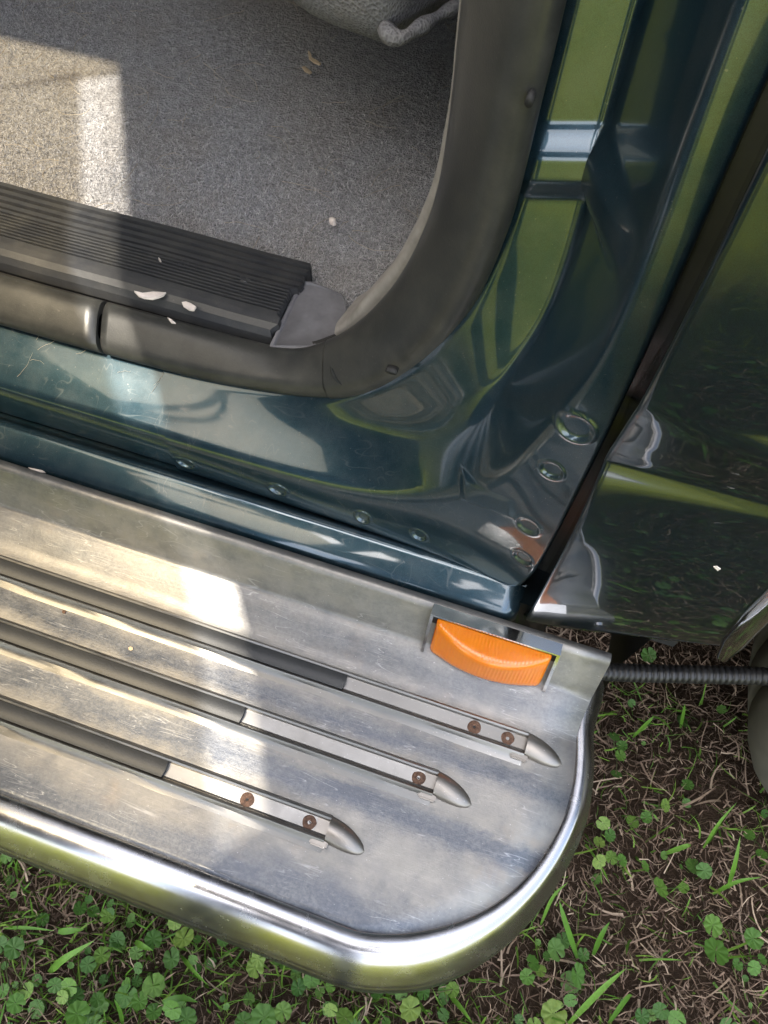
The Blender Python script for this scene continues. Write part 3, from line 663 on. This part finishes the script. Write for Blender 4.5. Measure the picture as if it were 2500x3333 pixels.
# amber marker lamp on the board's upright flange
lamp = empty('marker_lamp', van); lamp['label'] = 'amber marker lamp in a chrome bracket'
xl, xr, yb = -.0178, .0812, .2555
def bow(x, e): 
    u = (x - (xl + xr) / 2) / ((xr - xl) / 2); return max(0, 1 - abs(u) ** e)
xsn = np.linspace(xl, xr, 133); rows = []
for i, x in enumerate(xsn):
    u = i / 132; ed = min(1, min(u, 1 - u) / .035); ed = math.sqrt(max(0, 1 - (1 - ed) ** 2))
    rib = .0003 * (1 if (i // 2) % 2 == 0 else 0) * (ed > .9)
    y0 = yb; yt = yb - (.0050 + .0195 * bow(x, 2.0)) * (.75 + .25 * ed); yf = yb - (.0160 + .0102 * bow(x, 2.0)) * (.88 + .12 * ed)
    top = .4525 - .002 * (1 - ed)
    r = [Vector((x, y0 + .001, .428)), Vector((x, y0, top - .0015)), Vector((x, y0 - .0008, top))]
    for k in range(1, 8): v = k / 8; r.append(Vector((x, y0 + (yt - y0) * v, top + .0006 * math.sin(v * 3.1) + rib * (.15 < v < .92))))
    r += [Vector((x, yt, top - .0006)), Vector((x, yt - .0012, top - .0025))]
    zb = .4165
    for k in range(1, 8): v = k / 8; r.append(Vector((x, yt - .0012 + (yf - yt) * v - rib * .8 * (.12 < v < .9), top - .0025 + (zb - top + .0025) * v)))
    r += [Vector((x, yf - .0004, zb)), Vector((x, yf + .003, zb - .002)), Vector((x, yb, zb - .002))]
    rows.append(r)
grid('lens', rows, AMBER, lamp, caps=True, sharp=60)
hx0, hx1 = -.0245, .0872
grid('lamp_bracket', [[Vector((x, y, z)) for y, z in ((.2665, .4515), (.2655, .4555), (.258, .4560), (.2546, .4562), (.2540, .4550), (.2546, .4538), (.259, .453), (.262, .44))] for x in (hx0, hx0 + .03, hx1 - .03, hx1)], CHROME, lamp, sharp=40)
for s, x in ((-1, hx0), (1, hx1)):
    a, b = (x, x + .0026) if s < 0 else (x - .0026, x)
    P = [(.262, .4555), (.2545, .4552), (.2350, .4165), (.2375, .4120), (.250, .4150), (.262, .430)]
    grid('bracket_cheek', [[Vector((q, y, z)) for y, z in P] for q in (a, b)], CHROME, lamp, close=True, caps=True, smooth=False)
box('lamp_base', (xl - .004, .2556, .418), (xr + .004, .262, .4525), DARK, lamp)

# corrugated conduit leaving the board's end
P = [Vector(catmull([(.10, .272, .380), (.135, .287, .371), (.175, .302, .362), (.23, .320, .361), (.30, .342, .360), (.40, .37, .352), (.55, .40, .36)], t)) for t in np.linspace(0, 6, 300)]
P = resample(P, 640)
tube('conduit', P, .008, BLACK, van, 14, lambda u: .0088 if (u * 80) % 1 < .55 else .0066)
tube('conduit_core', P[::10], .0062, BLACK, van, 8)

# ------------------------------------------------------------------ loose bits lying about
def chip(name, pts, z, mat, label, cat='paint flake', h=.0015, y=None, group=None):
    P = [onz(a, b, z) if y is None else ony(a, b, y) for a, b in pts]; c = sum(P, Vector()) / len(P); nrm = Vector((0, 0, 1)) if y is None else Vector((0, -1, 0))
    Q = [p - c for p in P]
    o = grid(name, [Q, [q * .97 + nrm * (h * random.uniform(.7, 1.3)) for q in Q], [q * .5 + nrm * (h * random.uniform(1.0, 1.5)) for q in Q]], mat, None, close=True, caps=True, sharp=50)
    o.location = c; return tag(o, label, cat, group)
FL = 'pale flakes fallen on the van'
chip('paint_flake', ((437, 951), (462, 957), (500, 952), (542, 955), (532, 966), (516, 972), (497, 977), (470, 974), (452, 967)), .570, CHIP, 'largest jagged white paint flake on the black ribbed sill plate', group=FL)
chip('paint_flake', ((592, 986), (606, 985), (622, 990), (640, 1002), (632, 1014), (617, 1012), (598, 1000)), .570, CHIP, 'mid-sized rounded white paint flake on the black ribbed sill plate', group=FL)
chip('paint_flake', ((546, 1037), (556, 1040), (566, 1049), (573, 1055), (558, 1053)), .568, CHIP, 'small pointed white paint flake near the plate front edge', group=FL)
chip('paint_flake', ((516, 842), (521, 843), (526, 852), (524, 856), (518, 851)), .569, CHIP, 'tiny white paint flake high on the black ribbed sill plate', group=FL)
chip('paint_flake', ((92, 1523), (112, 1527), (140, 1533), (150, 1540), (130, 1540), (105, 1534)), .448, CHIP, 'long thin white flake on the lower sill edge', group=FL)
chip('white_pellet', ((1071, 722), (1082, 718), (1093, 724), (1095, 733), (1086, 736), (1074, 730)), .557, CHIP, 'small round white pellet alone on the grey carpet', 'pellet', .004)
chip('straw_bit', ((1002, 168), (1008, 172), (1008, 186), (1018, 196), (1034, 203), (1046, 210), (1040, 214), (1022, 206), (1006, 194)), .557, STRAW, 'curled tan straw bit on carpet below the seat', 'straw')
chip('straw_bit', ((982, 220), (992, 219), (1004, 228), (1016, 238), (1008, 243), (992, 234)), .557, STRAW, 'flat stubby tan straw bit on carpet below the seat', 'straw')
chip('tan_speck', ((418, 2108), (425, 2104), (433, 2108), (434, 2115), (427, 2119), (419, 2115)), .4005, STRAW, 'round tan speck between two black tread strips', 'speck', .0008)
chip('rust_speck', ((202, 1988), (209, 1986), (216, 1990), (212, 1998), (204, 1996)), .4005, RUST, 'small rust-brown speck near the upper tread strip', 'speck', .0008)
chip('paint_flake', ((2322, 1842), (2334, 1842), (2346, 1850), (2336, 1856)), None, CHIP, 'tiny pale chip stuck on the glossy side panel', 'paint flake', .0006, y=.2600, group=FL)

# ------------------------------------------------------------------ ground cover
def zone(n, x0, x1, y0, y1): return np.stack([rng.uniform(x0, x1, n), rng.uniform(y0, y1, n), rng.uniform(-.012, .004, n)], 1)
n = 70000
p = zone(n, -.75, .95, -.60, .62)
tag(strands('dead_grass', p, rng.uniform(.008, .034, n), rng.uniform(.0008, .0026, n), THATCH, (.6, 1.5), None, .9, 2, tint=np.clip(rng.normal(.42, .25, n), 0, 1)), 'brown matted dead grass covering the soil', kind='stuff')
n = 2200
p = zone(n, -.75, .95, -.60, .55); p[:, 2] += .006
tag(strands('straw', p, rng.uniform(.02, .06, n), rng.uniform(.0014, .0032, n), THATCH, (1.0, 1.6), None, .5, 4, tint=rng.uniform(.35, 1, n)), 'longer tan straws lying over the dead grass', kind='stuff')
n = 9000
p = np.concatenate([zone(6000, -.75, .95, -.60, .45), zone(3000, -.6, .3, -.35, .0)])
tag(strands('green_grass', p, rng.uniform(.012, .055, n) * rng.uniform(.6, 1.3, n), rng.uniform(.0010, .0034, n), GRASS, (.2, 1.4), None, .6, 4), 'sparse green grass blades among the dead grass', kind='stuff')
n = 60000
p = np.concatenate([zone(n // 2, -2.4, 2.4, -2.2, -.45), zone(n // 4, -2.6, -.65, -.6, .5), zone(n // 4, .85, 2.6, -.6, .3)])
tag(strands('lawn_grass', p, rng.uniform(.02, .06, len(p)), rng.uniform(.002, .0045, len(p)), LAWN, (.1, 1.2), None, .5, 3), 'green lawn around the van', kind='stuff')

def leaf_geo(seed, r=1.0):
    rr = random.Random(seed); V = [(0, 0, 0)]; n = 43
    for f in (.35, .72, .92, 1.0):
        for k in range(n):
            u = k / (n - 1); a = -math.pi / 2 + .10 + (2 * math.pi - .20) * u
            sc = abs(math.sin(u * math.pi * 8))                      # eight rounded crenations
            lob = 1 if f < .8 else (.90 + .13 * sc ** .6 if f == 1 else .97 + .04 * sc)
            q = r * f * lob * (rr.uniform(.98, 1.02) if f == 1 else 1) * (.90 + .14 * max(0, -math.sin(a)))
            fold = .10 * r * f * (abs(math.sin(u * math.pi * 8)) - .5)   # puckered between the veins
            V.append((q * math.cos(a), q * math.sin(a), .09 * f * f * r + fold - (.08 * r if f == 1 and k % 3 == 0 else 0) * .3))
    F = [(0, 1 + k, 2 + k) for k in range(n - 1)]
    for g in range(3):
        for k in range(n - 1): F.append((1 + g * n + k, 1 + (g + 1) * n + k, 2 + (g + 1) * n + k, 2 + g * n + k))
    return V, F
LEAVES = []
for s in range(4):
    V, F = leaf_geo(s); m = bpy.data.meshes.new('leaf'); m.from_pydata(V, [], F); m.update(); m.polygons.foreach_set('use_smooth', [True] * len(m.polygons)); m.materials.append(IVY); LEAVES.append(m)
STEM = veg('ivy_stem', (.06, .10, .03), (.09, .12, .04), (.14, .13, .06), attr=False)
def ivy(px, py, leaves, label, z=.03):
    root = onz(px, py, .0); e = empty('ground_ivy', None, root); tag(e, label, 'ivy plant', 'ground ivy plants in the grass')
    for (dx, dy, r) in leaves:
        h = z + random.uniform(-.006, .012); c = onz(px + dx, py + dy, h) - root
        o = link(bpy.data.objects.new('leaf', random.choice(LEAVES)), e); o.location = c; s = r / 2180 * random.uniform(.72, 1.0); o.scale = (s, s * random.uniform(.85, 1.05), s)
        o.rotation_euler = (random.uniform(-.65, .4), random.uniform(-.55, .55), random.uniform(0, 6.28))
        base = c + Vector((0, 0, 0)); mid = Vector((c.x * .5 + random.uniform(-.006, .006), c.y * .5, c.z * .7))
        tube('stem', [Vector(catmull([(random.uniform(-.004, .004), 0, -.01), tuple(mid), tuple(base)], t)) for t in np.linspace(0, 2, 7)], .0007, STEM, e, 5)
IV = [
 (600, 3050, [(-2, 5, 38), (-30, -45, 24)], 'large scalloped ivy leaf just below the running board bar'),
 (455, 3215, [(-45, -5, 28), (-10, -20, 20), (45, -5, 32), (0, 45, 26), (105, 70, 36), (-5, -65, 16)], 'biggest cluster of ivy leaves left of centre at the bottom'),
 (310, 3125, [(-25, 15, 24), (20, -15, 24)], 'pair of round ivy leaves under the bar left of the largest leaf'),
 (383, 3065, [(0, 0, 22)], 'single small scalloped ivy leaf by a bright grass blade'),
 (350, 2980, [(0, 0, 24), (10, -38, 16)], 'ivy leaf pair close under the bar at the left'),
 (225, 3225, [(0, -15, 32), (-45, -20, 26), (25, 75, 34), (-20, 20, 20)], 'loose ivy patch left of the biggest cluster'),
 (20, 3075, [(-20, 0, 30), (25, 10, 30), (-10, 150, 26), (70, 150, 28), (30, 190, 26)], 'ivy patch cut by the left picture edge'),
 (840, 3130, [(0, -10, 28), (-10, 18, 24)], 'ivy leaves hanging under the bar bend'),
 (970, 3215, [(0, 0, 26), (45, -25, 24), (105, -5, 16)], 'three small ivy leaves below the corner of the bar'),
 (860, 3310, [(0, 0, 38), (-70, 15, 26), (60, -20, 24)], 'broad ivy leaves on the bottom edge below the board corner'),
 (1380, 3230, [(0, 0, 22), (-45, 55, 30), (95, -10, 26)], 'ivy leaves right under the outermost point of the bar'),
 (1715, 3180, [(0, 0, 26), (20, -45, 22), (45, -20, 18)], 'pale ivy leaf right of the rounded board corner'),
 (1880, 3175, [(0, 0, 34)], 'round ivy leaf alone right of the rounded corner'),
 (1800, 3300, [(0, 0, 34), (55, -45, 22), (-60, 40, 24)], 'ivy leaves at the bottom edge beside long grass blades'),
 (1965, 2690, [(0, -10, 26), (20, 30, 22), (-15, 50, 20)], 'ivy leaves close to the right side of the board'),
 (2010, 2790, [(-20, 0, 22), (15, 10, 24), (-60, 15, 24)], 'ivy leaves below the board side group'),
 (2165, 2620, [(0, 0, 26), (-60, 40, 20), (-105, 55, 22)], 'ivy leaves midway between board and tyre'),
 (2010, 2460, [(-10, -60, 20), (10, 0, 22), (-5, 60, 18)], 'dim ivy leaves under the conduit'),
 (2150, 2890, [(0, 0, 28), (75, 0, 20), (-50, -70, 16)], 'ivy leaves below the middle of the bare patch'),
 (2320, 3010, [(0, 0, 32), (10, 85, 36), (130, 45, 30)], 'three ivy leaves near the right bottom'),
 (2440, 2720, [(0, 0, 22), (40, 60, 20)], 'small ivy leaves beside the tyre'),
 (2400, 3140, [(0, 0, 20), (55, 10, 22)], 'pair of tiny ivy leaves low at the right'),
 (2090, 3310, [(0, 0, 30), (60, -20, 24), (110, 5, 22)], 'ivy leaves cut by the bottom edge at the right'),
 (1120, 3310, [(0, 0, 24), (-45, -25, 20)], 'ivy leaves at the bottom edge in the middle'),
]
for px, py, lv, lb in IV: ivy(px, py, lv, lb)
# the rest of the ivy as ground cover
V = []; F = []; tint = []
for _ in range(680):
    x, y = random.uniform(-.75, .95), random.uniform(-.55, .5)
    if random.random() < .5: x, y = random.gauss(-.05, .35), random.gauss(-.12, .12)
    lv, lf = leaf_geo(random.randrange(9), random.choice((.004, .005, .006, .007, .008, .011)) * random.uniform(.8, 1.2)); b = len(V)
    M = Matrix.Translation((x, y, random.uniform(.002, .03))) @ Matrix.Rotation(random.uniform(0, 6.28), 4, 'Z') @ Matrix.Rotation(random.uniform(-.5, .5), 4, 'X') @ Matrix.Rotation(random.uniform(-.5, .5), 4, 'Y')
    V += [M @ Vector(v) for v in lv]; F += [tuple(b + i for i in f) for f in lf]; tint += [random.random()] * len(lv)
o = mesh('ivy_cover', V, F, IVYS); at = o.data.attributes.new('tint', 'FLOAT', 'POINT'); at.data.foreach_set('value', tint)
tag(o, 'small ground ivy leaves scattered through the grass', kind='stuff')
# prominent single grass blades
def blade(pts, wpx, label):
    P = [onz(a, b, z) for a, b, z in pts]; c = P[0].copy(); n = 14
    Q = [Vector(catmull([tuple(p - c) for p in P], t)) for t in np.linspace(0, len(P) - 1, n)]; rows = []
    for i, q in enumerate(Q):
        t = (Q[min(i + 1, n - 1)] - Q[max(i - 1, 0)]).normalized(); s = t.cross((EYE - c).normalized()).normalized(); u = i / (n - 1)
        wd = wpx / 2250 * .38 * (1 - u ** 3) * (.55 + .45 * min(1, u * 4)); up = s.cross(t) * wd * .35
        rows.append([q - s * wd + up, q, q + s * wd + up])
    o = grid('grass_blade', rows, BLADE); o.location = c; return tag(o, label, 'grass blade', 'long green grass blades')
BLADE = veg('blade_green', (.07, .17, .02), (.10, .23, .025), (.14, .28, .04), attr=False)
BL = [
 (((160, 3165, .0), (210, 3120, .03), (310, 3060, .05)), 26, 'broad bright blade slanting up under the bar at the left'),
 (((10, 3020, .0), (90, 3020, .02), (180, 3030, .03)), 12, 'thin flat blade lying at the left edge'),
 (((190, 3032, .02), (230, 3030, .03), (275, 3025, .03)), 22, 'short wide blade lying under the bar at the left'),
 (((440, 3065, .01), (465, 3080, .03), (500, 3095, .03)), 20, 'short wide blade beside the large scalloped leaf'),
 (((590, 3110, .0), (630, 3160, .04), (680, 3210, .05)), 13, 'curved blade right of the largest ivy leaf'),
 (((530, 3262, .02), (590, 3248, .03), (645, 3262, .03)), 22, 'pale horizontal blade below the biggest ivy cluster'),
 (((400, 3335, .0), (390, 3290, .03), (370, 3250, .05)), 14, 'blade rising from the bottom edge left of centre'),
 (((1460, 3235, .01), (1500, 3280, .04), (1540, 3333, .05)), 16, 'blade bending to the bottom edge under the bar'),
 (((1760, 3010, .0), (1800, 2920, .04), (1850, 2870, .06)), 12, 'thin blade beside the board corner'),
 (((1880, 3120, .0), (1840, 3000, .05), (1820, 2930, .07)), 20, 'tall upright blade below the board corner'),
 (((1850, 3333, .0), (1960, 3220, .05), (2040, 3150, .07)), 20, 'longest blade rising from the bottom edge at the right'),
 (((1980, 3333, .0), (2040, 3250, .04), (2060, 3240, .05)), 16, 'second blade rising from the bottom edge at the right'),
 (((1930, 3110, .0), (1960, 3040, .04), (1985, 3000, .05)), 18, 'short stout blade on the brown patch'),
 (((2160, 2780, .0), (2230, 2755, .03), (2250, 2750, .03)), 18, 'flat bright blade on the bare patch'),
 (((2290, 2760, .0), (2340, 2680, .05), (2400, 2610, .07)), 12, 'thin blade leaning towards the tyre'),
 (((2370, 2890, .0), (2395, 2800, .05), (2410, 2720, .07)), 16, 'upright blade left of the tyre'),
 (((2320, 2910, .0), (2400, 2870, .04), (2480, 2855, .05)), 14, 'blade lying against the tyre foot'),
 (((2060, 2400, .0), (2110, 2350, .04), (2130, 2330, .05)), 14, 'blade below the conduit near the board'),
 (((2215, 2370, .0), (2225, 2320, .04), (2230, 2290, .06)), 14, 'upright blade below the middle of the conduit'),
]
for a, b, c in BL: blade(a, b, c)

# ------------------------------------------------------------------ the photographer, standing in front of the doorway and mirrored in the paint
def skin(name, verts, edges, radii, root, mats, parent=None, sub=1):
    m = bpy.data.meshes.new(name); m.from_pydata(verts, edges, []); m.update(); o = link(bpy.data.objects.new(name, m), parent)
    o.modifiers.new('skin', 'SKIN').use_smooth_shade = True; sd = o.modifiers.new('smooth', 'SUBSURF'); sd.levels = sub; sd.render_levels = sub
    for i, v in enumerate(m.skin_vertices[0].data): v.radius = (radii[i], radii[i] * (.8 if radii[i] > .09 else 1)); v.use_root = i == root
    for q in mats: m.materials.append(q)
    return o
JEANS = plain('denim', (.035, .055, .11), .9); JACKET = plain('navy_jacket', (.010, .013, .024), .85); SKINM = plain('skin', (.42, .26, .19), .6); HAIRM = plain('brown_hair', (.05, .03, .02), .7)
per = empty('person', None, (0, 0, 0)); tag(per, 'person in dark clothes seen only as reflections in the bodywork', 'person')
JV = []; JE = []; JR = []
def add(vs, rs, start=None):
    prev = start
    for v, r in zip(vs, rs):
        JV.append(v); JR.append(r)
        if prev is not None: JE.append((prev, len(JV) - 1))
        prev = len(JV) - 1
    return prev
py_ = -.56
b = add([(-.10, py_, .93)], [.15]); ch = add([(-.10, py_ + .02, 1.08), (-.10, py_ + .06, 1.24), (-.10, py_ + .11, 1.38)], [.145, .16, .13], b); nk = add([(-.10, py_ + .15, 1.47)], [.055], ch); add([(-.10, py_ + .19, 1.54), (-.10, py_ + .235, 1.60), (-.10, py_ + .25, 1.67)], [.075, .092, .07], nk)
for s_ in (-1, 1):
    add([(-.10 + s_ * .10, py_ + .0, .84), (-.10 + s_ * .12, py_ - .02, .50), (-.10 + s_ * .13, py_ - .05, .10), (-.10 + s_ * .13, py_ - .03, .045), (-.10 + s_ * .145, py_ + .11, .035)], [.10, .065, .045, .05, .04], b)
    add([(-.10 + s_ * .17, py_ + .11, 1.36), (-.10 + s_ * .24, py_ + .16, 1.14), (-.10 + s_ * .12, -.17, 1.075), (.01 + s_ * .085, -.085, 1.085)], [.07, .05, .038, .030], ch)
bodyo = skin('clothed_body', JV, JE, JR, 0, [JACKET], per, 2)
skin('jeans', [(-.10, py_, .95), (.0, py_, .84), (.022, py_ - .02, .50), (.032, py_ - .05, .12), (-.20, py_, .84), (-.222, py_ - .02, .50), (-.232, py_ - .05, .12)], [(0, 1), (1, 2), (2, 3), (0, 4), (4, 5), (5, 6)], [.155, .108, .075, .065, .108, .075, .065], 0, [JEANS], per, 2)
skin('face', [(-.10, py_ + .16, 1.48), (-.10, py_ + .205, 1.545), (-.10, py_ + .25, 1.60), (-.10, py_ + .268, 1.66), (-.10, py_ + .315, 1.585)], [(0, 1), (1, 2), (2, 3), (2, 4)], [.05, .075, .088, .068, .02], 0, [SKINM], per, 2)
skin('hair', [(-.10, py_ + .16, 1.60), (-.10, py_ + .20, 1.66), (-.10, py_ + .25, 1.69)], [(0, 1), (1, 2)], [.085, .095, .08], 1, [HAIRM], per, 2)
for s_ in (-1, 1):
    wx = .01 + s_ * .085; HV = [(wx, -.085, 1.085), (wx - s_ * .004, -.045, 1.083)]; HE = [(0, 1)]; HR = [.026, .030]
    for k, L in enumerate((.062, .070, .066, .052)):
        i0 = len(HV); yk = -.050 + .014 * k - .005; HV += [(wx - s_ * .012, yk, 1.070), (wx - s_ * .030, yk, 1.060), (wx - s_ * (.012 + L * .75), yk, 1.066)]; HE += [(1, i0), (i0, i0 + 1), (i0 + 1, i0 + 2)]; HR += [.009, .008, .007]
    i0 = len(HV); HV += [(wx - s_ * .012, -.055, 1.098), (wx - s_ * .035, -.050, 1.097)]; HE += [(1, i0), (i0, i0 + 1)]; HR += [.010, .008]
    skin('darkened_hand', HV, HE, HR, 0, [JACKET], per, 1)  # hands coloured dark to keep warm skin reflections out of the paint
ph = box('phone', (-.078, -.036, -.0045), (.078, .036, .0045), BLACK, None, .003); ph.matrix_world = Matrix.Translation(EYE + ROT @ Vector((0, 0, .034))) @ ROT.to_4x4(); tag(ph, 'dark phone held up by the person in dark clothes', 'phone')

# ------------------------------------------------------------------ tree out of view, added so its crown shades the doorway
TREE = veg('tree_leaf', (.025, .07, .010), (.045, .10, .016), (.08, .15, .03), rough=.55, trans=.3)
BARK = plain('bark', (.10, .075, .055), .95)
tr = empty('added_shade_tree', None, (-3.1, -1.9, 0)); tag(tr, 'unseen leafy tree added to shade the van doorway', 'tree')
def limb(P, r0, r1):
    Q = [Vector(catmull(P, t)) - Vector((-3.1, -1.9, 0)) for t in np.linspace(0, len(P) - 1, 24)]; tube('trunk' if r0 > .1 else 'branch', Q, r0, BARK, tr, 10, lambda u: r0 + (r1 - r0) * u)
limb([(-3.1, -1.9, -.1), (-3.05, -1.88, 1.8), (-2.9, -1.85, 3.8), (-2.5, -1.8, 5.6), (-2.2, -1.8, 6.9)], .17, .05)
limb([(-2.9, -1.85, 3.8), (-2.3, -1.6, 5.0), (-1.4, -1.5, 6.0), (-.6, -1.6, 6.3)], .08, .015); limb([(-2.8, -1.84, 4.3), (-2.3, -2.4, 5.3), (-1.5, -2.8, 6.1), (-.6, -2.8, 6.4)], .07, .015); limb([(-2.6, -1.82, 5.2), (-2.0, -1.9, 6.1), (-1.2, -2.0, 6.7)], .06, .015)
n = 30000; c = np.array([-1.22, -1.80, 6.5]); q = rng.normal(0, 1, (n, 3)); q /= np.linalg.norm(q, axis=1, keepdims=True); q *= rng.uniform(.15, 1, (n, 1)) ** .4
lump = 1 + .14 * np.sin(q[:, :1] * 9 + 2) * np.sin(q[:, 1:2] * 8)
pts = c + q * np.array([1.75, 1.15, .8]) * lump
# gap cut in the added crown so the sun stripe reaches the sill
k = (pts[:, 2] - .42); gx = pts[:, 0] + .22 * k; gy = pts[:, 1] + .33 * k
nrm = (gx + .143) * .866 + (gy - .19) * .5; along = (gx + .143) * .5 - (gy - .19) * .866
hole = (nrm < .012) & (nrm > -.34) & (along < .22) & (along > -1.0)
pts = pts[~hole] - np.array([-3.1, -1.9, 0]); n = len(pts)
strands('crown', pts, rng.uniform(.07, .12, n), rng.uniform(.05, .08, n), TREE, (.5, 1.9), tr, .3, 2, kind=None)
